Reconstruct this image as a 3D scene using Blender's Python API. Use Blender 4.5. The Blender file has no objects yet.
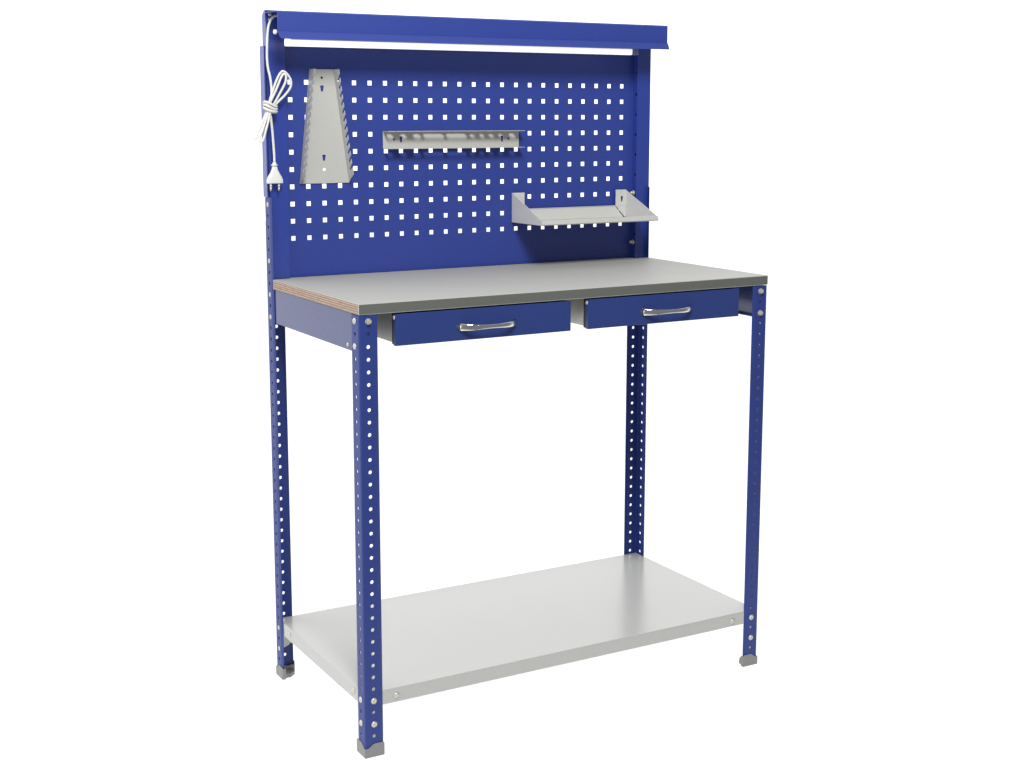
import bpy, bmesh, math, random
from mathutils import Vector, Matrix
random.seed(7)
S = bpy.context.scene
COL = S.collection

# ------------------------------------------------------------------ camera
cam_d = bpy.data.cameras.new("camera"); cam = bpy.data.objects.new("camera", cam_d); COL.objects.link(cam)
cam_d.sensor_width = 36.0
cam_d.lens = 1406.548 * 36.0 / 1024.0
cam_d.shift_y = -47.373 / 1024.0
cam_d.clip_start = 0.05; cam_d.clip_end = 200
_r = Vector((0.868379267, -0.4959001195, 0.00072051)); _u = Vector((0.076626, 0.1356163, 0.98779384)); _f = Vector((0.4899448, 0.85772448, -0.15576523))
cam.matrix_world = Matrix(((_r.x, _u.x, -_f.x, -1.07408), (_r.y, _u.y, -_f.y, -2.47677), (_r.z, _u.z, -_f.z, 1.28936), (0, 0, 0, 1)))
S.camera = cam

# ------------------------------------------------------------------ world: bright white studio, brightest behind the bench
w = bpy.data.worlds.new("World"); S.world = w; w.use_nodes = True
nt = w.node_tree; nt.nodes.clear()
tc = nt.nodes.new("ShaderNodeTexCoord"); sp = nt.nodes.new("ShaderNodeSeparateXYZ")
mr = nt.nodes.new("ShaderNodeMapRange"); mr.interpolation_type = 'SMOOTHSTEP'
mr.inputs['From Min'].default_value = -0.60; mr.inputs['From Max'].default_value = 0.60
mr.inputs['To Min'].default_value = 0.25; mr.inputs['To Max'].default_value = 1.68
bg = nt.nodes.new("ShaderNodeBackground"); bg.inputs['Color'].default_value = (1.0, 1.0, 1.0, 1)
wo = nt.nodes.new("ShaderNodeOutputWorld")
nt.links.new(tc.outputs['Generated'], sp.inputs[0]); dp_ = nt.nodes.new("ShaderNodeVectorMath"); dp_.operation = 'DOT_PRODUCT'; dp_.inputs[1].default_value = (-0.10, 0.99, 0.0)
nt.links.new(tc.outputs['Generated'], dp_.inputs[0]); nt.links.new(dp_.outputs['Value'], mr.inputs['Value'])
lo = nt.nodes.new("ShaderNodeMapRange"); lo.interpolation_type = 'SMOOTHSTEP'   # added glow from below, whitens the translucent floor
lo.inputs['From Min'].default_value = -0.30; lo.inputs['From Max'].default_value = -0.65; lo.inputs['To Min'].default_value = 0.0; lo.inputs['To Max'].default_value = .62
nt.links.new(sp.outputs['Z'], lo.inputs['Value'])
ad = nt.nodes.new("ShaderNodeMath"); ad.operation = 'ADD'; nt.links.new(mr.outputs[0], ad.inputs[0]); nt.links.new(lo.outputs[0], ad.inputs[1])
nt.links.new(ad.outputs[0], bg.inputs['Strength']); nt.links.new(bg.outputs[0], wo.inputs[0])

# ------------------------------------------------------------------ studio lamps
def area(name, loc, target, sx, sy, power, color=(1, 1, 1)):
    d = bpy.data.lights.new(name, 'AREA'); d.shape = 'RECTANGLE'; d.size = sx; d.size_y = sy; d.energy = power; d.color = color
    o = bpy.data.objects.new(name, d); COL.objects.link(o); o.location = loc
    o.rotation_euler = (Vector(target) - Vector(loc)).to_track_quat('-Z', 'Y').to_euler()
    return o
area("key_softbox", (-0.40, -1.75, 2.95), (0.5, 0.4, 1.2), 0.75, 0.75, 92, (1.0, 0.992, 0.975))
area("fill_softbox", (-3.3, -1.3, 1.0), (0.9, 0.5, 0.5), 1.8, 1.4, 16)

# ------------------------------------------------------------------ exposure
S.view_settings.view_transform = 'Standard'; S.view_settings.look = 'None'
S.view_settings.exposure = 0.0; S.view_settings.gamma = 1.0
S.render.engine = 'CYCLES'
S.cycles.max_bounces = 8; S.cycles.diffuse_bounces = 5; S.cycles.glossy_bounces = 4

# ------------------------------------------------------------------ materials
def mat(name, col, rough=.5, metal=0., spec=.5, noise=0., nscale=60, bump=0., bscale=900, coat=0.):
    m = bpy.data.materials.new(name); m.use_nodes = True; t = m.node_tree
    b = t.nodes['Principled BSDF']
    b.inputs['Base Color'].default_value = (*col, 1); b.inputs['Roughness'].default_value = rough
    b.inputs['Metallic'].default_value = metal; b.inputs['Specular IOR Level'].default_value = spec
    b.inputs['Coat Weight'].default_value = coat
    g = t.nodes.new('ShaderNodeTexCoord')
    if noise:
        n = t.nodes.new('ShaderNodeTexNoise'); n.inputs['Scale'].default_value = nscale; n.inputs['Detail'].default_value = 6
        t.links.new(g.outputs['Object'], n.inputs['Vector'])
        x = t.nodes.new('ShaderNodeMix'); x.data_type = 'RGBA'
        x.inputs['A'].default_value = (*[c * (1 - noise) for c in col], 1); x.inputs['B'].default_value = (*[min(1, c * (1 + noise)) for c in col], 1)
        t.links.new(n.outputs['Fac'], x.inputs['Factor']); t.links.new(x.outputs['Result'], b.inputs['Base Color'])
        q = t.nodes.new('ShaderNodeMapRange'); q.inputs['To Min'].default_value = rough * .85; q.inputs['To Max'].default_value = rough * 1.15
        n2 = t.nodes.new('ShaderNodeTexNoise'); n2.inputs['Scale'].default_value = 9; n2.inputs['Detail'].default_value = 5
        t.links.new(g.outputs['Object'], n2.inputs['Vector']); t.links.new(n2.outputs['Fac'], q.inputs['Value']); t.links.new(q.outputs[0], b.inputs['Roughness'])
    if bump:
        n = t.nodes.new('ShaderNodeTexNoise'); n.inputs['Scale'].default_value = bscale; n.inputs['Detail'].default_value = 2
        t.links.new(g.outputs['Object'], n.inputs['Vector'])
        u = t.nodes.new('ShaderNodeBump'); u.inputs['Strength'].default_value = bump; u.inputs['Distance'].default_value = .001
        t.links.new(n.outputs['Fac'], u.inputs['Height']); t.links.new(u.outputs[0], b.inputs['Normal'])
    return m
M = {}
M['blue'] = mat('blue_powder_coat', (.023, .045, .255), .42, spec=.5, noise=.10, nscale=220, bump=.25, bscale=700)
M['gloss'] = mat('smooth_blue_paint', (.020, .036, .15), .20, spec=.75, noise=.05, nscale=150, bump=.04, bscale=300)
M['leg'] = mat('blue_leg_paint', (.016, .034, .185), .5, spec=.38, noise=.10, nscale=200, bump=.3, bscale=600)
M['frame'] = mat('blue_frame_paint', (.023, .045, .265), .27, spec=.62, noise=.08, nscale=200, bump=.12, bscale=600)
M['tray'] = mat('pale_grey_tray_paint', (.56, .56, .54), .38, noise=.025, nscale=180, bump=.1, bscale=700)
M['drawer'] = mat('blue_drawer_paint', (.015, .034, .160), .42, spec=.45, noise=.05, nscale=200, bump=.12, bscale=700)
M['grey'] = mat('light_grey_powder_coat', (.45, .45, .43), .40, spec=.5, noise=.03, nscale=180, bump=.12, bscale=700)
M['shelf'] = mat('light_grey_shelf_paint', (.40, .40, .39), .24, spec=.5, noise=.02, nscale=120, bump=.05, bscale=600)
M['galv'] = mat('galvanised_steel', (.42, .42, .40), .40, metal=.55, noise=.08, nscale=60)
M['lam'] = mat('grey_laminate', (.36, .36, .345), .55, spec=.10, noise=.06, nscale=420, bump=.06, bscale=500)
M['edge'] = mat('grey_edge_band', (.10, .107, .095), .45, noise=.08, nscale=300)
M['zinc'] = mat('zinc_bolt', (.52, .51, .45), .32, metal=.45, noise=.05)
M['chrome'] = mat('polished_chrome', (.66, .65, .63), .15, metal=1)
M['foot'] = mat('grey_plastic', (.20, .20, .195), .5, noise=.12, nscale=300, bump=.3, bscale=400)
M['matt'] = mat('matt_black', (.012, .012, .012), .6, noise=.1)
M['cable'] = mat('white_cable_plastic', (.64, .64, .60), .35, noise=.02)
M['plug'] = mat('white_plug_plastic', (.66, .66, .65), .3, noise=.02)
M['pin'] = mat('nickel_pin', (.55, .52, .45), .3, metal=1, noise=.05)
m = bpy.data.materials.new('shadowless_floor_white'); m.use_nodes = True; t = m.node_tree; t.nodes.clear()  # made-up translucent floor: added glow below washes out its shadows
_d = t.nodes.new('ShaderNodeBsdfDiffuse'); _d.inputs[0].default_value = (.92, .92, .92, 1)
_t = t.nodes.new('ShaderNodeBsdfTranslucent'); _t.inputs[0].default_value = (.96, .96, .96, 1)
_m = t.nodes.new('ShaderNodeMixShader'); _m.inputs[0].default_value = .62; _o = t.nodes.new('ShaderNodeOutputMaterial')
t.links.new(_d.outputs[0], _m.inputs[1]); t.links.new(_t.outputs[0], _m.inputs[2]); t.links.new(_m.outputs[0], _o.inputs[0])
M['white'] = m
# lamp diffuser gives off light
m = bpy.data.materials.new('lamp_diffuser'); m.use_nodes = True; b = m.node_tree.nodes['Principled BSDF']
b.inputs['Base Color'].default_value = (.85, .85, .85, 1); b.inputs['Emission Color'].default_value = (1, 1, 1, 1); b.inputs['Emission Strength'].default_value = .75
M['lamp'] = m
# plywood end grain: plies stacked in z
m = bpy.data.materials.new('plywood_edge'); m.use_nodes = True; t = m.node_tree; b = t.nodes['Principled BSDF']; b.inputs['Roughness'].default_value = .75
g = t.nodes.new('ShaderNodeTexCoord'); s_ = t.nodes.new('ShaderNodeSeparateXYZ'); t.links.new(g.outputs['Object'], s_.inputs[0])
ns = t.nodes.new('ShaderNodeTexNoise'); ns.inputs['Scale'].default_value = 25; ns.inputs['Detail'].default_value = 4
mp = t.nodes.new('ShaderNodeMapping'); mp.inputs['Scale'].default_value = (1, 1.5, 14); t.links.new(g.outputs['Object'], mp.inputs[0]); t.links.new(mp.outputs[0], ns.inputs['Vector'])
ma = t.nodes.new('ShaderNodeMath'); ma.operation = 'MULTIPLY_ADD'; ma.inputs[1].default_value = 2 * math.pi / .0046
t.links.new(s_.outputs['Z'], ma.inputs[0]); mb_ = t.nodes.new('ShaderNodeMath'); mb_.operation = 'MULTIPLY'; mb_.inputs[1].default_value = 2.2
t.links.new(ns.outputs['Fac'], mb_.inputs[0]); t.links.new(mb_.outputs[0], ma.inputs[2])
si = t.nodes.new('ShaderNodeMath'); si.operation = 'SINE'; t.links.new(ma.outputs[0], si.inputs[0])
cr = t.nodes.new('ShaderNodeValToRGB'); cr.color_ramp.elements[0].position = .05; cr.color_ramp.elements[0].color = (.20, .125, .09, 1)
cr.color_ramp.elements[1].position = .8; cr.color_ramp.elements[1].color = (.47, .35, .27, 1)
mr2 = t.nodes.new('ShaderNodeMapRange'); mr2.inputs['From Min'].default_value = -1; t.links.new(si.outputs[0], mr2.inputs['Value'])
ns2 = t.nodes.new('ShaderNodeTexNoise'); ns2.inputs['Scale'].default_value = 160; ns2.inputs['Detail'].default_value = 5; t.links.new(g.outputs['Object'], ns2.inputs['Vector'])
mx = t.nodes.new('ShaderNodeMath'); mx.operation = 'MULTIPLY'; t.links.new(mr2.outputs[0], mx.inputs[0]); mq = t.nodes.new('ShaderNodeMapRange'); mq.inputs['From Min'].default_value = .3; mq.inputs['From Max'].default_value = .6; mq.inputs['To Min'].default_value = .35
t.links.new(ns2.outputs['Fac'], mq.inputs['Value']); t.links.new(mq.outputs[0], mx.inputs[1]); t.links.new(mx.outputs[0], cr.inputs[0]); t.links.new(cr.outputs[0], b.inputs['Base Color'])
M['ply'] = m

# ------------------------------------------------------------------ object helpers
def tag(o, label=None, cat=None, group=None, kind=None):
    if label: o['label'] = label
    if cat: o['category'] = cat
    if group: o['group'] = group
    if kind: o['kind'] = kind
    return o
def thing(name, label, cat, group=None, loc=(0, 0, 0)):
    o = bpy.data.objects.new(name, None); COL.objects.link(o); o.location = loc; o.empty_display_size = .05
    return tag(o, label, cat, group)
def wpos(o):
    p = Vector((0, 0, 0))
    while o: p += o.location; o = o.parent
    return p
def link(name, me, parent=None, at=None):
    """mesh in world coordinates (at=None) or centred on `at`"""
    o = bpy.data.objects.new(name, me); COL.objects.link(o)
    o.parent = parent; o.location = (Vector(at) if at is not None else Vector((0, 0, 0))) - (wpos(parent) if parent else Vector((0, 0, 0)))
    return o
class B:
    def __init__(s): s.bm = bmesh.new()
    def face(s, pts, mi=0, smooth=False):
        try:
            f = s.bm.faces.new([s.bm.verts.new(p) for p in pts]); f.material_index = mi; f.smooth = smooth; return f
        except ValueError: return None
    def box(s, x0, x1, y0, y1, z0, z1, mi=0):
        v = [(x, y, z) for x in (x0, x1) for y in (y0, y1) for z in (z0, z1)]
        for q in ((0, 1, 3, 2), (4, 6, 7, 5), (0, 4, 5, 1), (2, 3, 7, 6), (0, 2, 6, 4), (1, 5, 7, 3)): s.face([v[i] for i in q], mi)
    def extrude(s, poly, to3, d0, d1, mi=0, smooth=False):
        """closed 2D poly -> to3(u, v, d)"""
        n = len(poly)
        s.face([to3(u, v, d0) for u, v in poly], mi); s.face([to3(u, v, d1) for u, v in reversed(poly)], mi)
        for i in range(n):
            a, c = poly[i], poly[(i + 1) % n]
            s.face([to3(*a, d0), to3(*a, d1), to3(*c, d1), to3(*c, d0)], mi, smooth)
    def sheet(s, path, to3, z0, z1, th, holes={}, mi=0):
        """bent sheet: path of 2D points (outer face), extruded z0..z1; thickness th to the left of travel; holes {segment: [(u, z, kind, a, b)]}"""
        P = [Vector(p) for p in path]; n = len(P); offs = []
        for i in range(n):
            ns_ = []
            if i > 0: d = (P[i] - P[i - 1]).normalized(); ns_.append(Vector((-d.y, d.x)))
            if i < n - 1: d = (P[i + 1] - P[i]).normalized(); ns_.append(Vector((-d.y, d.x)))
            m_ = sum(ns_, Vector((0, 0))).normalized(); offs.append(m_ * th / max(.3, m_.dot(ns_[0])))
        I = [P[i] + offs[i] for i in range(n)]
        for i in range(n - 1):
            L = (P[i + 1] - P[i]).length
            def fo(u, z, side, i=i, L=L):
                k = u / L; a, c = (P[i], P[i + 1]) if side == 0 else (I[i], I[i + 1]); q = a.lerp(c, k); return to3(q.x, q.y, z)
            s.plate(fo, 0, L, z0, z1, holes.get(i, []), mi)
        for (a, c) in ((P[0], I[0]), (P[-1], I[-1])):
            s.face([to3(a.x, a.y, z0), to3(a.x, a.y, z1), to3(c.x, c.y, z1), to3(c.x, c.y, z0)], mi)
        for z in (z0, z1):
            for i in range(n - 1):
                s.face([to3(P[i].x, P[i].y, z), to3(P[i + 1].x, P[i + 1].y, z), to3(I[i + 1].x, I[i + 1].y, z), to3(I[i].x, I[i].y, z)], mi)
    def plate(s, fo, u0, u1, z0, z1, holes, mi=0, N=16):
        """flat plate with through holes; fo(u, z, side) -> 3D. holes: (u, z, 'c', r, 0) | (u, z, 's', hw, hh) | (u, z, 'k', hw, hh) tapered key slot | (u,z,'o',hw,hh) oblong"""
        if not holes:
            for sd in (0, 1): s.face([fo(u0, z0, sd), fo(u1, z0, sd), fo(u1, z1, sd), fo(u0, z1, sd)], mi)
            return
        cells = []
        for (u, z, k, a, b_) in holes:
            hw = a * 1.25 if k in 'cr' else a * 1.2; hh = (a if k == 'c' else b_) * 1.2
            if k == 's': hw, hh = a, b_
            cells.append((u - hw, u + hw, z - hh, z + hh))
        us = sorted({round(q, 6) for c in cells for q in c[:2]} | {u0, u1}); zs = sorted({round(q, 6) for c in cells for q in c[2:]} | {z0, z1})
        us = [q for q in us if u0 - 1e-9 <= q <= u1 + 1e-9]; zs = [q for q in zs if z0 - 1e-9 <= q <= z1 + 1e-9]
        def inside(uc, zc):
            return any(c[0] - 1e-7 < uc < c[1] + 1e-7 and c[2] - 1e-7 < zc < c[3] + 1e-7 for c in cells)
        for j in range(len(zs) - 1):
            zc = (zs[j] + zs[j + 1]) / 2; i = 0
            while i < len(us) - 1:
                if inside((us[i] + us[i + 1]) / 2, zc): i += 1; continue
                k = i
                while k < len(us) - 1 and not inside((us[k] + us[k + 1]) / 2, zc): k += 1
                for sd in (0, 1): s.face([fo(us[i], zs[j], sd), fo(us[k], zs[j], sd), fo(us[k], zs[j + 1], sd), fo(us[i], zs[j + 1], sd)], mi)
                i = k
        for (u, z, k, a, b_), c in zip(holes, cells):
            if k == 's': ring = [(u - a, z - b_), (u + a, z - b_), (u + a, z + b_), (u - a, z + b_)]
            elif k == 'r':   # square with rounded corners
                ring = []; rr = a * .25
                for cx, cz, t0 in ((1, 1, 0), (-1, 1, 90), (-1, -1, 180), (1, -1, 270)):
                    for q in (0, 45, 90): t_ = math.radians(t0 + q); ring.append((u + cx * (a - rr) + rr * math.cos(t_), z + cz * (b_ - rr) + rr * math.sin(t_)))
            elif k == 'k': ring = [(u - a * .55, z - b_), (u + a * .55, z - b_), (u + a * .9, z + b_ * .3), (u + a, z + b_), (u - a, z + b_), (u - a * .9, z + b_ * .3)]
            elif k == 'o':
                ring = []; hh = b_ - a if b_ > a else 0; hw = a - b_ if a > b_ else 0; r_ = min(a, b_)
                for q in range(N): t_ = 2 * math.pi * (q + .5) / N; ring.append((u + (hw if math.cos(t_) > 0 else -hw) + r_ * math.cos(t_), z + (hh if math.sin(t_) > 0 else -hh) + r_ * math.sin(t_)))
            else: ring = [(u + a * math.cos(2 * math.pi * q / N + .01), z + a * math.sin(2 * math.pi * q / N + .01)) for q in range(N)]
            n = len(ring)
            for q in range(n):
                p, p2 = ring[q], ring[(q + 1) % n]; s.face([fo(*p, 0), fo(*p2, 0), fo(*p2, 1), fo(*p, 1)], mi, k in 'co')
            if k == 's': continue
            # radial fill between ring and its square cell
            def sq(p):
                du, dz = p[0] - u, p[1] - z; hw, hh = (c[1] - c[0]) / 2, (c[3] - c[2]) / 2
                t_ = min(hw / abs(du) if abs(du) > 1e-9 else 1e9, hh / abs(dz) if abs(dz) > 1e-9 else 1e9); return (u + du * t_, z + dz * t_)
            out = [sq(p) for p in ring]
            for q in range(n):
                a1, a2 = ring[q], ring[(q + 1) % n]; b1, b2 = out[q], out[(q + 1) % n]; extra = []
                if abs(b1[0] - b2[0]) > 1e-8 and abs(b1[1] - b2[1]) > 1e-8:
                    cu = c[1] if (b1[0] + b2[0]) / 2 > u else c[0]; cz = c[3] if (b1[1] + b2[1]) / 2 > z else c[2]; extra = [(cu, cz)]
                pts = [a1, b1] + extra + [b2, a2]
                for sd in (0, 1): s.face([fo(*p, sd) for p in pts], mi)
    def tube(s, pts, r, n=10, mi=0, cap=True, flat=1.0):
        pts = [Vector(p) for p in pts]; rings = []; up = Vector((0, -1, 0))
        for i, p in enumerate(pts):
            d = (pts[min(i + 1, len(pts) - 1)] - pts[max(i - 1, 0)]).normalized()
            a = d.cross(up)
            a = a.normalized() if a.length > 1e-4 else d.orthogonal().normalized(); c = a.cross(d).normalized()
            rr = r[i] if isinstance(r, (list, tuple)) else r
            rings.append([s.bm.verts.new(p + a * rr * math.cos(2 * math.pi * k / n) + c * rr * flat * math.sin(2 * math.pi * k / n)) for k in range(n)])
        for A, C_ in zip(rings, rings[1:]):
            for k in range(n):
                f = s.bm.faces.new([A[k], A[(k + 1) % n], C_[(k + 1) % n], C_[k]]); f.smooth = True; f.material_index = mi
        if cap:
            for q in (rings[0], rings[-1]):
                try: s.bm.faces.new(q).material_index = mi
                except ValueError: pass
    def mesh(s, name, mats, weld=True):
        if weld: bmesh.ops.remove_doubles(s.bm, verts=s.bm.verts, dist=2e-5)
        bmesh.ops.recalc_face_normals(s.bm, faces=s.bm.faces)
        me = bpy.data.meshes.new(name); s.bm.to_mesh(me); s.bm.free()
        for m_ in mats: me.materials.append(m_)
        return me
    def build(s, name, mats, parent=None, at=None, bevel=0, weld=True):
        if not isinstance(mats, (list, tuple)): mats = [mats]
        o = link(name, s.mesh(name, mats, weld), parent, at)
        if bevel:
            b_ = o.modifiers.new('bevel', 'BEVEL'); b_.width = bevel; b_.segments = 2; b_.limit_method = 'ANGLE'; b_.angle_limit = math.radians(40)
        return o
def smooth_path(pts, sub=8):
    P = [Vector(p) for p in pts]; out = []
    for i in range(len(P) - 1):
        a, b_, c, d = P[max(i - 1, 0)], P[i], P[i + 1], P[min(i + 2, len(P) - 1)]
        for k in range(sub):
            t_ = k / sub; out.append(.5 * ((2 * b_) + (c - a) * t_ + (2 * a - 5 * b_ + 4 * c - d) * t_ ** 2 + (3 * b_ - a - 3 * c + d) * t_ ** 3))
    out.append(P[-1]); return out

# ------------------------------------------------------------------ setting
fb = B(); fb.face([(-9, -.75, 0), (12, -.75, 0), (12, 14, 0), (-9, 14, 0)])
floor = fb.build('floor', M['white']); tag(floor, kind='structure')

# ------------------------------------------------------------------ dimensions (metres)
W, D, H = 1.0110, .5052, .9074
TOP = H + .0215
FW = .0402                     # leg flange width
h0, hp = .0439, .025           # first hole, hole pitch
REAR = 1.109
YF = .4765                      # front face of the back frame
YP = .4945                      # front face of the perforated panel
SZ = .1356                     # shelf top

bench = thing('workbench', 'tall blue steel workbench with grey worktop, two drawers, perforated back panel and lower shelf', 'workbench', loc=(W / 2, D / 2, 0))

# bolt: round head on the -Y side, hex-free dome with a small recess
def bolt_mesh(r=.0056, h=.0030):
    b_ = B(); n = 18
    prof = [(r * 1.15, 0), (r * 1.15, .0009), (r * .98, .001), (r * .95, h * .62), (r * .7, h * .93), (r * .35, h), (r * .3, h * .75), (0, h * .72)]
    for (r1, y1), (r2, y2) in zip(prof, prof[1:]):
        for k in range(n):
            a, c = 2 * math.pi * k / n, 2 * math.pi * (k + 1) / n
            p = [(r1 * math.cos(a), -y1, r1 * math.sin(a)), (r1 * math.cos(c), -y1, r1 * math.sin(c))]
            p += [(r2 * math.cos(c), -y2, r2 * math.sin(c)), (r2 * math.cos(a), -y2, r2 * math.sin(a))] if r2 else [(0, -y2, 0)]
            b_.face(p, 0, True)
    return b_.mesh('bolt', [M['zinc']])
BOLT = bolt_mesh(); HEX = None
def hex_mesh():
    b_ = B(); r = .0058
    b_.extrude([(.0064 * math.cos(math.radians(20 * k)), .0064 * math.sin(math.radians(20 * k))) for k in range(18)], lambda u, v, d: (u, -d, v), 0, .001)
    b_.extrude([(r * math.cos(math.radians(60 * k + 12)), r * math.sin(math.radians(60 * k + 12))) for k in range(6)], lambda u, v, d: (u, -d, v), .001, .0052)
    b_.extrude([(.0034 * math.cos(math.radians(30 * k)), .0034 * math.sin(math.radians(30 * k))) for k in range(12)], lambda u, v, d: (u, -d, v), .0052, .0074)
    return b_.mesh('hex_bolt', [M['zinc']])
HEX = hex_mesh(); SMALL = bolt_mesh(.0036, .002)
def bolt(parent, at, facing='front', me=None):
    o = link('bolt', me or BOLT, parent, at)
    o.rotation_euler = (0, 0, {'front': 0, 'left': -math.pi / 2, 'right': math.pi / 2, 'back': math.pi}[facing]); return o

# ------------------------------------------------------------------ legs
def leg(cx, cy, sx, sy, top, label):
    """corner at (cx, cy); flanges run sx along X and sy along Y"""
    lo = .0095
    to3 = lambda u, v, z: (cx + sx * u, cy + sy * v, z)
    # outer path in local (u, v): end lip of Y flange -> corner -> end lip of X flange
    r = .0035
    path = [(.0022, FW), (.0, FW - .0075), (.0, r), (r * .3, r * .3), (r, 0), (FW - .0075, 0), (FW, .0022)]
    nh = int(round((top - h0 - .004) / hp))
    hz = [h0 + hp * k for k in range(nh + 1) if h0 + hp * k < top - .006]
    # segment 1: from (0, FW-.0075) to (0, r); segment 4: (r,0) -> (FW-.0075, 0)
    L1 = FW - .0075 - r
    holes = {1: [(L1 - (.0195 - r), z, 'c', .0039, 0) for z in hz], 4: [(.0198 - r, z, 'c', .0039, 0) for z in hz]}
    b_ = B(); b_.sheet(path, to3, lo, top, .0017, holes)
    o = b_.build('leg', M['leg'], bench)
    if label: o['label'] = label
    # foot cap
    f = B(); e = .0015; t_ = .0022; A = FW
    Bs = .035
    f.extrude([(-e, -e), (Bs, -e), (Bs, Bs * .6), (Bs * .6, Bs), (-e, Bs)], lambda u, v, z: to3(u + .0004, v + .0004, z), .0004, .009)
    f.extrude([(-e, -e), (-.0002, -e), (-.0002, -.0002), (-e, -.0002)], to3, 0, .0193)
    f.extrude([(A, -e), (A + .0012, -e), (A + .0012, .0068), (A, .0068)], to3, 0, .0255); f.extrude([(-e, A), (.0068, A), (.0068, A + .0012), (-e, A + .0012)], to3, 0, .0255)
    for ax in (0, 1):
        n = 14
        for k in range(n):
            u0 = -.0004 + (A + .0004) * k / n; u1 = -.0004 + (A + .0004) * (k + 1) / n
            zt = lambda u: .0195 + .0085 * max(0, min(1, (u - .006) / .012)) 
            q = [(u0, 0), (u1, 0), (u1, zt(u1)), (u0, zt(u0))]
            g3 = (lambda u, z, d: to3(u, d, z)) if ax == 0 else (lambda u, z, d: to3(d, u, z))
            f.extrude(q, g3, -e, -.0003)
            if u0 > .004: f.extrude([(u, min(z, .018)) for u, z in q], g3, .0042, .0068)
    f.build('foot', M['foot'], o, bevel=.0)
    return o
leg_fl = leg(0, 0, 1, 1, .9058, 'left front leg, the one nearest the camera, with bolt holes in both faces')
leg_fr = leg(W, 0, -1, 1, .9058, None)
leg_rl = leg(-.0018, D, 1, -1, REAR, None)
leg_rr = leg(W, D, -1, -1, REAR, None)
hk = lambda k: h0 + hp * k
c1 = .0198
bolt(leg_fl, (c1, -.0002, hk(34)), 'front', HEX); 
for k in (34, 32): bolt(leg_fl, (-.0002, .0195, hk(k)), 'left'); bolt(leg_fr, (W - c1, -.0002, hk(k)), 'front', HEX); bolt(leg_fr, (W + .0002, .0195, hk(k)), 'right')
for k in (3, 1):
    bolt(leg_fl, (c1, -.0002, hk(k)), 'front'); bolt(leg_fr, (W - c1, -.0002, hk(k)), 'front')
    bolt(leg_fl, (-.0002, .0195, hk(k)), 'left'); bolt(leg_fr, (W + .0002, .0195, hk(k)), 'right')
    bolt(leg_rl, (-.0002, D - .0195, hk(k)), 'left'); bolt(leg_rr, (W + .0002, D - .0195, hk(k)), 'right')
for k in (42, 37, 34, 32):
    bolt(leg_rl, (-.0002, D - .0195, hk(k)), 'left'); bolt(leg_rr, (W + .0002, D - .0195, hk(k)), 'right')

for xx in (.0030, W - .0390):
    b_ = B(); b_.box(xx, xx + .036, .0022, .0038, .8505, .9045); b_.build('corner_plate', M['gloss'], bench)

# ------------------------------------------------------------------ tabletop
b_ = B(); x0, x1, y0, y1 = -.0005, W + .0005, -.001, YF - .001
ch = .0016
b_.extrude([(x0, y0), (x1, y0), (x1, y1), (W - .0425, y1), (W - .0425, YP - .0022), (.0425, YP - .0022), (.0425, y1), (x0, y1)], lambda u, v, d: (u, v, d), H, TOP)
me = b_.mesh('tabletop', [M['lam'], M['edge'], M['ply']])
for p in me.polygons:
    n = p.normal
    p.material_index = 2 if n.x < -.5 and p.center.x < .01 else (0 if n.z > .5 else 1)
tt = link('tabletop', me, bench); bv = tt.modifiers.new('bevel', 'BEVEL'); bv.width = .0013; bv.segments = 2; bv.limit_method = 'ANGLE'
bv.material = 0
# rear strip of the worktop reaching in between the rear legs is hidden by the back frame

# ------------------------------------------------------------------ aprons
zb, zt_ = .832, .9062
def apron(path, to3, a, c):
    b_ = B(); b_.sheet(path, to3, a, c, .0015); return b_.build('apron', M['gloss'], bench)
cpath = lambda s: [(.018, zt_), (.0, zt_), (0, zb), (.018, zb)]
ap = apron(cpath(1), lambda u, z, d: (.0022 + u, d, z), .0022, D - .0022)
bolt(ap, (.002, .059, .842), 'left', SMALL)
ap2 = apron(cpath(1), lambda u, z, d: (W - .0022 - u, d, z), .0022, D - .0022)
apron(cpath(1), lambda u, z, d: (d, D - .0042 - u, z), .022, W - .022)

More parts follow.
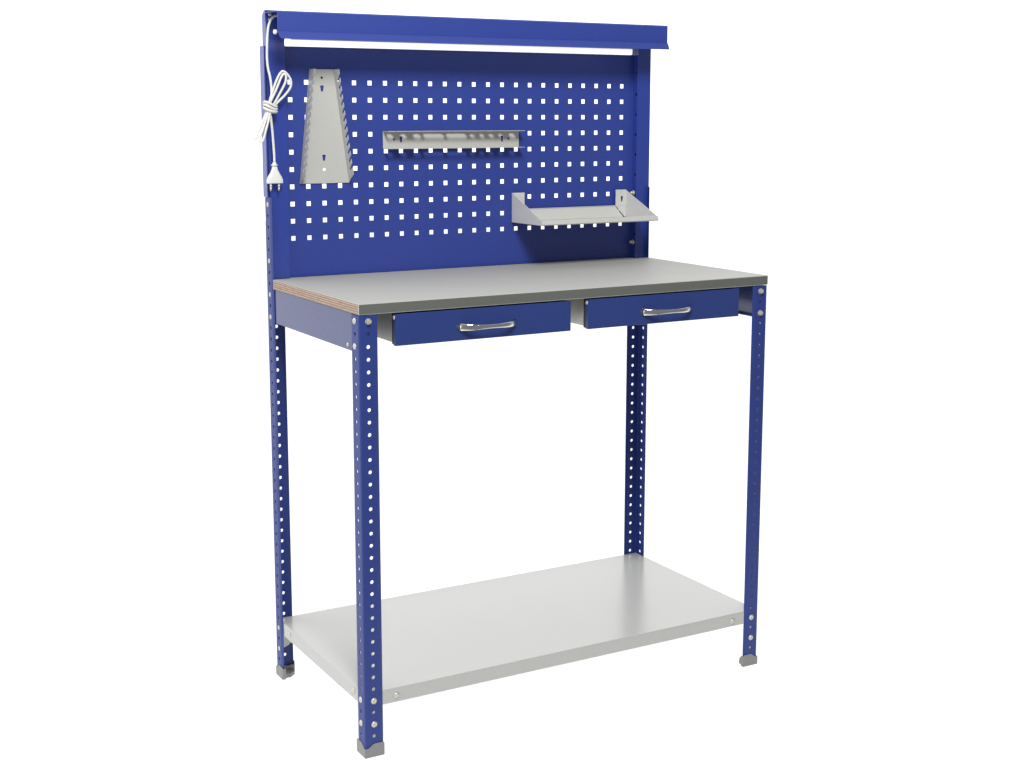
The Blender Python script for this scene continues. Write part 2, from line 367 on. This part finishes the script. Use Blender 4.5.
# ------------------------------------------------------------------ drawers
def drawer(xa, xb, label):
    za, zc = .8408, .9042
    hs = B(); hs.box(xa + .0035, xb - .0035, .0230, .40, .8450, .9064)
    hs.build('drawer_housing', M['galv'], bench, bevel=.0008)
    d = B(); path = [(xa + .0, .0105), (xa, 0), (xb, 0), (xb, .0105)]
    d.sheet(path, lambda u, v, z: (u, v, z), za, zc, .0014)
    d.box(xa + .0014, xb - .0014, .0014, .0100, za + .0002, za + .0016); d.box(xa + .0014, xb - .0014, .0014, .0100, zc - .0016, zc - .0002)
    o = d.build('drawer', M['drawer'], bench, bevel=.0007); o['label'] = label
    gk = B(); gk.box(xa + .0030, xb - .0030, .0080, .0230, za + .0010, zc - .0008); gk.build('gap_filler', M['matt'], o)  # black block filling the gap between drawer front and housing
    sc = link('screw', SMALL, o, (xa - .0002, .0055, zc - .007)); sc.rotation_euler = (0, 0, -math.pi / 2)
    # bow handle, 128 mm
    cx = (xa + xb) / 2 + .0015; n = 40; b2 = B(); rings = []
    for i in range(n + 1):
        t_ = -1 + 2 * i / n; x = cx + .0645 * t_
        out = .0225 * (1 - abs(t_) ** 3.2) + .0005
        hh = .0040 + .0040 * abs(t_) ** 1.7; th = .0042 + .0010 * abs(t_)
        # direction of travel in xy
        dt = .002; o2 = .0225 * (1 - min(1, abs(t_ + dt)) ** 3.2); dx, dy = .0645 * dt, -(o2 - out)
        L = math.hypot(dx, dy); nx, ny = -dy / L, dx / L
        if i in (0, n): nx, ny = (1 if i == 0 else -1), 0
        ring = []
        for k in range(14):
            a = 2 * math.pi * k / 14; q = math.cos(a); q2 = math.sin(a)
            ring.append(b2.bm.verts.new((x + nx * th * q, -out + ny * th * q, .8682 + hh * q2)))
        rings.append(ring)
    for A, C_ in zip(rings, rings[1:]):
        for k in range(14): f = b2.bm.faces.new([A[k], A[(k + 1) % 14], C_[(k + 1) % 14], C_[k]]); f.smooth = True
    b2.bm.faces.new(rings[0]); b2.bm.faces.new(rings[-1])
    b2.build('handle', M['chrome'], o)
drawer(.0780, .4830, None); drawer(.5262, .9297, None)

# ------------------------------------------------------------------ lower shelf
b_ = B(); i_ = .0023; lip = .0298; r = .0022
xa, xb, ya, yb = i_, W - i_, i_, D - i_
top = []
nr = 4
def sh_ring(o_, z): return [(xa + o_, ya + o_, z), (xb - o_, ya + o_, z), (xb - o_, yb - o_, z), (xa + o_, yb - o_, z)]
rings = [sh_ring(r * (1 - math.sin(a)), SZ - r * (1 - math.cos(a))) for a in [math.pi / 2 * k / nr for k in range(nr + 1)]]
rings += [sh_ring(0, SZ - lip), sh_ring(.014, SZ - lip), sh_ring(.014, SZ - lip + .0012), sh_ring(.0012, SZ - lip + .0012), sh_ring(.0012, SZ - .0012)]
b_.face(rings[0]); b_.face(rings[-1])
for A, C_ in zip(rings, rings[1:]):
    for k in range(4): b_.face([A[k], A[(k + 1) % 4], C_[(k + 1) % 4], C_[k]], 0, False)
shelf = b_.build('lower_shelf', M['shelf'], bench)
bolt(shelf, (.0713, i_ - .0002, .1190), 'front'); bolt(shelf, (.9372, i_ - .0002, .1180), 'front')
bolt(shelf, (i_ - .0002, .4275, .1212), 'left'); bolt(shelf, (i_ - .0002, .0597, .1230), 'left')
# corner gusset plates behind the leg flanges
for cx, cy, sx, sy in ((0, 0, 1, 1), (W, 0, -1, 1), (0, D, 1, -1), (W, D, -1, -1)):
    b_ = B(); e = .0020
    lw = .034 if cy == 0 else .057
    prof = [(.0, lw), (.0, SZ - lip - .001), (.034, SZ - lip - .001), (.034, lw + .028)] + [(.034 - .022 * (1 - math.cos(a)), lw + .028 - .022 * math.sin(a)) for a in [math.radians(20 * k) for k in range(1, 5)]]
    prof = [(.0035 + u, z) for u, z in prof]
    b_.extrude(prof, lambda u, z, d: (cx + sx * u, cy + sy * d, z), e, e + .0014)
    b_.extrude(prof, lambda u, z, d: (cx + sx * d, cy + sy * u, z), e, e + .0014)
    b_.build('corner_bracket', M['galv'], bench)

# ------------------------------------------------------------------ back frame
ZB, ZT = TOP + .001, 1.512
def upright(side):
    X = lambda u: u if side < 0 else W - u
    b_ = B(); th = .0014
    # small bolt holes down the inner web, as seen on the right hand one
    hl = {0: [(.013, 1.39 - .05 * k, 'c', .0035, 0) for k in range(9)]}
    o0 = .0012 if side < 0 else -.0032
    fi = .0432 if side < 0 else .0368
    path = [(fi, YP - .0004), (fi, YF), (o0, YF), (o0, .4995), (.014, .4995)]
    b_.sheet(path, lambda u, v, z: (X(u), v, z), ZB, ZT - .012, -th, hl if side > 0 else {})
    # chamfered head
    b_.extrude([(YF, ZT - .012), (.4995, ZT - .012), (.4985, ZT - .009), (.486, ZT), (YF, ZT)], lambda y, z, d: (X(d), y, z), o0, o0 + .0014)
    b_.extrude([(o0, ZT - .012), (fi, ZT - .012), (fi, ZT), (o0, ZT)], lambda u, z, d: (X(u), d, z), YF, YF + th)
    o = b_.build('upright', M['frame'], bench)
    # extension bar bolted outside, from behind the leg top up
    e = B(); e.box(*sorted((X(-.0036 if side < 0 else -.0026), X(-.0002))), .4800, .5065, REAR + .001, 1.4365); e.build('extension_bar', M['frame'], bench, bevel=.0006)
    return o
up_l = upright(-1); up_r = upright(1)
bolt(up_l, (.0440, YP - .0003, 1.0735), 'front', SMALL); bolt(up_l, (.0455, YP - .0003, .9700), 'front', SMALL)
def stud(parent, x, y, z):
    s_ = B(); s_.tube([(x, y, z), (x - .012, y, z)], .0034, 12); s_.tube([(x - .0015, y, z), (x - .0055, y, z)], .0062, 6)
    o = s_.build('bolt', M['zinc'], parent)
stud(up_r, W - .0405, .478, 1.0945); stud(up_r, W - .0405, .478, .9695)

# perforated panel
b_ = B(); px0, pz0, pp = .0600, 1.3602, .03825
hl = [(px0 + pp * i, pz0 - pp * j, 's', .0051, .0051) for i in range(24) for j in range(10)]
xl_, xr_ = .0405 - .001 + .002, W - .0415
b_.plate(lambda u, z, sd: (u, YP + .0012 * sd, z), .0012 + .002, W - .0032, ZB - .012, 1.500, hl)
# folded rim at the foot and head
b_.box(.043, W - .043, YP - .0070, YP - .0002, ZB + .0002, ZB + .0016)
b_.box(.0032, W - .0032, YP + .0013, YP + .010, ZB - .012, ZB - .0105)
panel = b_.build('perforated_panel', M['blue'], bench)

# hood
YH = .398
b_ = B()
prof = [(YF - .0015, 1.4880), (YF - .0015, 1.5062), (YH + .003, 1.5062), (YH, 1.5035), (YH, 1.4636), (YH - .0020, 1.4630)]
b_.sheet(prof, lambda y, z, x: (x, y, z), -.001, W - .0034, .0013)
for k in range(6):   # flared lower lip with rounded ends
    t0_, t1_ = k / 6, (k + 1) / 6; ins = lambda t_: .0050 * (1 - math.sqrt(max(0, 1 - t_ * t_)))
    q4 = [(-.001 + ins(t0_), t0_), (W - .0034 - ins(t0_) * .7, t0_), (W - .0034 - ins(t1_) * .7, t1_), (-.001 + ins(t1_), t1_)]
    for th_ in (0, .0013): b_.face([(x, YH - .0020 - .0100 * t_ + th_, 1.4630 - .0155 * t_) for x, t_ in q4])
    for e_ in ((0, 3), (1, 2)): b_.face([(q4[i][0], YH - .0020 - .0100 * q4[i][1] + dd, 1.4630 - .0155 * q4[i][1]) for i, dd in ((e_[0], 0), (e_[1], 0), (e_[1], .0013), (e_[0], .0013))])
b_.face([(x, YH - .0120 + dd, 1.4475) for x, dd in ((.004, 0), (W - .0069, 0), (W - .0069, .0013), (.004, .0013))])
hood = b_.build('lamp_hood', M['blue'], bench)
for z in (1.4925, 1.5030): bolt(hood, (.010, YF - .0033, z), 'front', SMALL)
k_ = B(); k_.tube([(-.0082, YH + .006, 1.4620), (-.0070, YH + .006, 1.4620), (-.0020, YH + .006, 1.4620)], [.0036, .0050, .0050], 20); k_.build('end_cap', M['plug'], hood)

# ------------------------------------------------------------------ strip light under the hood
light = thing('strip_light', 'long white strip light tucked under the blue hood at the top of the workbench', 'light', loc=(.46, .43, 1.45))
b_ = B(); yc, zc = .424, 1.4420
pr_ = [(yc + .0095 * abs(math.cos(a)) ** .45 * math.copysign(1, math.cos(a)), zc + .0080 * abs(math.sin(a)) ** .45 * math.copysign(1, math.sin(a))) for a in [2 * math.pi * k / 24 for k in range(24)]]
b_.extrude(pr_, lambda y, z, x: (x, y, z), .0265, .9150, 0, True); b_.build('diffuser', M['lamp'], light)
b_ = B(); b_.extrude([(yc - .009, zc + .004), (yc + .012, zc + .004), (yc + .012, 1.4880), (yc - .009, 1.4880)], lambda y, z, x: (x, y, z), .034, .930); b_.build('lamp_housing', M['plug'], light)
b_ = B(); b_.extrude([(yc - .010, zc - .008), (yc + .010, zc - .008), (yc + .011, zc + .010), (yc - .010, zc + .010)], lambda y, z, x: (x, y, z), .9155, .9330); b_.build('socket', mat('blue_grey_socket', (.16, .18, .34), .4, noise=.05), light, bevel=.001)
for cxx in (.05, .86):
    b_ = B(); b_.box(cxx, cxx + .02, yc - .005, yc + .005, 1.4880, 1.5045); b_.build('clip', M['plug'], light)

# ------------------------------------------------------------------ power cord
cord = thing('power_cord', 'white power cord tied in loops with two pin plug, hanging down the left post', 'cord', loc=(.002, .456, 1.30))
b_ = B(); R_ = .0026
main = [(0.0229,.462,1.5000),(0.0160,.4600,1.4985),(0.0079,.4595,1.4915),(0.0015,.4600,1.4772),(-.0018,.46,1.4561),(-.0032,.46,1.4308),(-.0038,.46,1.4097),(-.0025,.459,1.3886),(.0014,.457,1.3674),(.0031,.456,1.3419),(.0013,.456,1.3206),(-.0018,.458,1.3036)]
loopa = [(-.0051,.459,1.2950),(-.0031,.457,1.3121),(.0061,.455,1.3419),(.0178,.454,1.3697),(.0284,.454,1.3819),(.0378,.452,1.3763),(.0451,.450,1.3635),(.0443,.450,1.3486),(.0320,.452,1.3314),(.0141,.454,1.3143),(.0007,.456,1.2972)]
loopb = [(-.0084,.456,1.2950),(-.0018,.454,1.3142),(.0111,.450,1.3419),(.0215,.449,1.3654),(.0286,.449,1.3761),(.0338,.448,1.3719),(.0312,.448,1.3570),(.0200,.450,1.3356),(.0068,.453,1.3121),(-.0031,.455,1.2950)]
taila = [(-.0056,.457,1.3035),(-.0135,.455,1.2865),(-.0251,.453,1.2631),(-.0362,.452,1.2439),(-.0395,.451,1.2375),(-.0340,.448,1.2418),(-.0212,.448,1.2631),(-.0097,.450,1.2865),(-.0025,.453,1.3035)]
tailb = [(-.0062,.452,1.3035),(-.0112,.449,1.2865),(-.0208,.446,1.2631),(-.0300,.444,1.2405),(-.0298,.443,1.2300),(-.0226,.443,1.2376),(-.0145,.445,1.2610),(-.0059,.448,1.2865),(-.0024,.450,1.3035)]
down = [(-.0025,.456,1.3036),(-.0010,.455,1.2886),(.0020,.456,1.2629),(.0045,.457,1.2307),(.0062,.458,1.2027),(.0067,.459,1.1832)]
for p in (main, loopa, loopb, taila, tailb, down): b_.tube(smooth_path(p), R_, 10)
for k in range(3):   # wraps round the bundle
    z = 1.3115 - .0066 * k; n = 28
    pts = [(-.0015 + .0142 * math.cos(2 * math.pi * q / n), .4535 + .0088 * math.sin(2 * math.pi * q / n), z - .0045 * math.cos(2 * math.pi * q / n) + .0015 * math.sin(4 * math.pi * q / n + k)) for q in range(n + 1)]
    b_.tube(pts, .0027, 10)
b_.build('cable', M['cable'], cord, weld=False)
b_ = B()   # plug: collar, tapering flat body
px_ = .0066; yP = .4590
b_.tube([(px_, yP, 1.1865), (px_, yP, 1.1770)], [.0042, .0048], 16); b_.tube([(px_, yP, 1.1822), (px_, yP, 1.1795)], .0072, 16)
secs = [(1.1795, .0046, .0044), (1.1720, .0060, .0052), (1.1640, .0096, .0060), (1.1560, .0148, .0066), (1.1500, .0176, .0068), (1.1430, .0184, .0068), (1.1412, .0178, .0062)]
rg = []
for z, hw, hh in secs:
    rg.append([b_.bm.verts.new((px_ + hw * math.copysign(abs(math.cos(a)) ** .5, math.cos(a)), yP + hh * math.copysign(abs(math.sin(a)) ** .5, math.sin(a)), z)) for a in [2 * math.pi * k / 24 for k in range(24)]])
for A, C_ in zip(rg, rg[1:]):
    for k in range(24): f = b_.bm.faces.new([A[k], A[(k + 1) % 24], C_[(k + 1) % 24], C_[k]]); f.smooth = True
b_.bm.faces.new(rg[0]); b_.bm.faces.new(rg[-1])
plug = b_.build('plug', M['plug'], cord, weld=False)
for dx in (-.0093, .0093):
    b_ = B(); b_.tube([(px_ + dx, yP, 1.1420), (px_ + dx, yP, 1.1335)], .0023, 12, 0); b_.tube([(px_ + dx, yP, 1.1335), (px_ + dx, yP, 1.1265), (px_ + dx, yP, 1.1250)], [.0022, .0022, .0014], 12, 1)
    b_.build('pin', [M['cable'], M['pin']], plug, weld=False)

# ------------------------------------------------------------------ wrench rack (tapered, saw-toothed flanges)
rack = thing('wrench_rack', 'grey tapered wrench rack with saw toothed edges hung on the left of the perforated panel', 'tool rack', loc=(.135, YP, 1.14))
yb_ = YP - .0030
zT_, zB_ = 1.3890, 1.1372
xl = lambda z: .0770 + (.1055 - .0770) * (z - zB_) / (zT_ - zB_)
xr = lambda z: .1965 + (.1630 - .1965) * (z - zB_) / (zT_ - zB_)
b_ = B()
def fo(u, z, sd):   # u in 0..1 across the taper
    uu = xl(z) + (xr(z) - xl(z)) * u; return (uu, yb_ + (.0012 if sd else 0), z)
# back plate: holes need true metric u, so build it on a sheared frame around the centre line
def fo2(u, z, sd): return (u, yb_ + (.0012 if sd else 0), z)
core = .0305; cxm = .1348
b_.plate(fo2, cxm - core + .003, cxm + core - .006, zB_, zT_, [(.1341, 1.3705, 'c', .0030, 0), (.1341, 1.3470, 'k', .0042, .0066), (.1358, 1.1940, 'k', .0042, .0066), (.1358, 1.1680, 'c', .0034, 0)])
for sd in (0, 1):
    y = yb_ + (.0012 if sd else 0)
    b_.face([(xl(zB_), y, zB_), (cxm - core + .003, y, zB_), (cxm - core + .003, y, zT_), (xl(zT_), y, zT_)])
    b_.face([(cxm + core - .006, y, zB_), (xr(zB_), y, zB_), (xr(zT_), y, zT_), (cxm + core - .006, y, zT_)])
b_.face([(xl(zB_), yb_, zB_), (xr(zB_), yb_, zB_), (xr(zB_), yb_ + .0012, zB_), (xl(zB_), yb_ + .0012, zB_)])
b_.face([(xl(zT_), yb_, zT_), (xr(zT_), yb_, zT_), (xr(zT_), yb_ + .0012, zT_), (xl(zT_), yb_ + .0012, zT_)])
b_.build('back_plate', M['grey'], rack)
# flange outline in (depth, z): slanted slots cut from the free edge
def flange(xf, sgn):
    dp = .0310; nsl = 12; z_a, z_b = zB_ + .0340, zT_ - .0210; step = (z_b - z_a) / (nsl - 1)
    out = []   # from bottom to top along the free edge
    b_ = B(); sw = .0068; sd_ = .0165; rise = -.0110
    rects = []
    zprev = zB_
    quads = []
    # pieces: solid strip near the plate, teeth beyond
    inner = dp - sd_
    def P3(d, z, t_): x = xf(max(zB_, min(zT_, z))) + sgn * t_; return (x, yb_ - d, z)
    def solid(poly):
        n = len(poly)
        b_.face([P3(d, z, 0) for d, z in poly]); b_.face([P3(d, z, -.0012) for d, z in reversed(poly)])
        for q in range(n):
            a, c = poly[q], poly[(q + 1) % n]; b_.face([P3(*a, 0), P3(*a, -.0012), P3(*c, -.0012), P3(*c, 0)])
    N = 24
    for k in range(N): solid([(0, zB_ + (zT_ - zB_) * k / N), (inner, max(zB_ + (zT_ - zB_) * k / N, zB_ + inner * .75 if k == 0 else 0)), (inner, zB_ + (zT_ - zB_) * (k + 1) / N), (0, zB_ + (zT_ - zB_) * (k + 1) / N)])
    # teeth between slots; slots slope down towards the plate
    prev_in, prev_out = zB_ + inner * .75, zB_ + dp * .62
    for k in range(nsl):
        zi = z_a + step * k; lo_in, lo_out = zi - sw / 2 + rise / 2 , zi - sw / 2 - rise / 2
        solid([(inner, prev_in), (dp, prev_out), (dp, lo_out), (inner, lo_in)])
        prev_in, prev_out = lo_in + sw, lo_out + sw * 1.25
    solid([(inner, prev_in), (dp, prev_out), (dp, zT_), (inner, zT_)])
    b_.build('toothed_flange', M['grey'], rack)
flange(xl, 1 if False else -1); flange(xr, 1)

# ------------------------------------------------------------------ tool rail (channel with holes in both flanges)
rail = thing('tool_holder_rail', 'grey perforated screwdriver rail hung at the centre of the perforated panel', 'tool rack', loc=(.46, YP, 1.21))
xa, xb, za, zc = .2812, .6397, 1.2122, 1.2525; dp = .0295
b_ = B()
b_.plate(lambda u, z, sd: (u, yb_ + (0 if sd else .0012), z), xa, xb, za, zc, [(.3088, 1.2332, 'c', .0027, 0), (.3266, 1.2332, 'k', .0038, .0068), (.5934, 1.2332, 'k', .0038, .0068), (.6113, 1.2332, 'c', .0027, 0)])
b_.build('back_plate', M['grey'], rail)
fh = [(.294, .008, .008), (.3275, .008, .008), (.3620, .010, .008), (.4050, .027, .008), (.4640, .027, .008), (.5060, .0065, .0065), (.5320, .0065, .0065), (.5570, .0065, .0065), (.5830, .0065, .0065), (.6140, .0085, .008)]
fhl = [(x, .0160, 'o' if a != c else 'c', a, c) for x, a, c in fh]
for z in (za, zc - .0012):
    b_ = B(); b_.plate(lambda u, d, sd, z=z: (u, yb_ - d, z + .0012 * sd), xa, xb, 0, dp, fhl)
    for dd in (0, dp): b_.face([(xa, yb_ - dd, z), (xb, yb_ - dd, z), (xb, yb_ - dd, z + .0012), (xa, yb_ - dd, z + .0012)])
    for xx in (xa, xb): b_.face([(xx, yb_, z), (xx, yb_ - dp, z), (xx, yb_ - dp, z + .0012), (xx, yb_, z + .0012)])
    b_.build('flange', M['grey'], rail)

# ------------------------------------------------------------------ small shelf tray
tray = thing('panel_shelf', 'small light grey metal shelf with triangular ends hung on the right of the perforated panel', 'shelf', loc=(.785, YP, 1.03))
xL, xR = .6203, .9517; zb_ = 1.0315; zt2 = 1.1030; yF_ = .3480
def tri(x, s):
    b_ = B(); e = .0014
    poly = [(yb_, zb_), (yF_, zb_ + .0008), (yF_ - .0035, zb_ + .0035), (yF_ - .0020, zb_ + .0105), (yb_ - .002, zt2), (yb_, zt2)]
    b_.extrude(poly, lambda y, z, d: (x + s * d, y, z), 0, e)
    # inward tab against the panel, with a keyhole
    b_.plate(lambda u, z, sd: (x + s * (e + u), yb_ - .0050 - .0013 * sd, z), 0, .0310, 1.0620, zt2, [(.0125, 1.0795, 'k', .0032, .0068)])
    b_.extrude([(e, 1.0618), (e + .0302, 1.0618), (e + .0045, 1.0350), (e, 1.0350)], lambda u, z, d: (x + s * u, yb_ - d, z), .0050, .0063)
    return b_.build('end_bracket', M['tray'], tray, bevel=.0005)
tri(xL, 1); tri(xR, -1)
b_ = B(); 
b_.sheet([(yb_ - .0050, 1.0335), (yF_ + .002, 1.0335), (yF_, 1.0350), (yF_, 1.0440), (yF_ + .003, 1.0440)], lambda y, z, x: (x, y, z), xL + .0335 * 0 + .0016, xR - .0016, .0012)
b_.extrude([(xL + .0016, 1.0338), (xR - .0080, 1.0338), (xR - .0340, 1.0625), (xL + .0016, 1.0625)], lambda x, z, d: (x, yb_ - .0046 - d, z), 0, .0012)
b_.box(xL + .0016, xR - .0340, yb_ - .0070, yb_ - .0046, 1.0625, 1.0637)
b_.build('tray', M['tray'], tray, bevel=.0004)
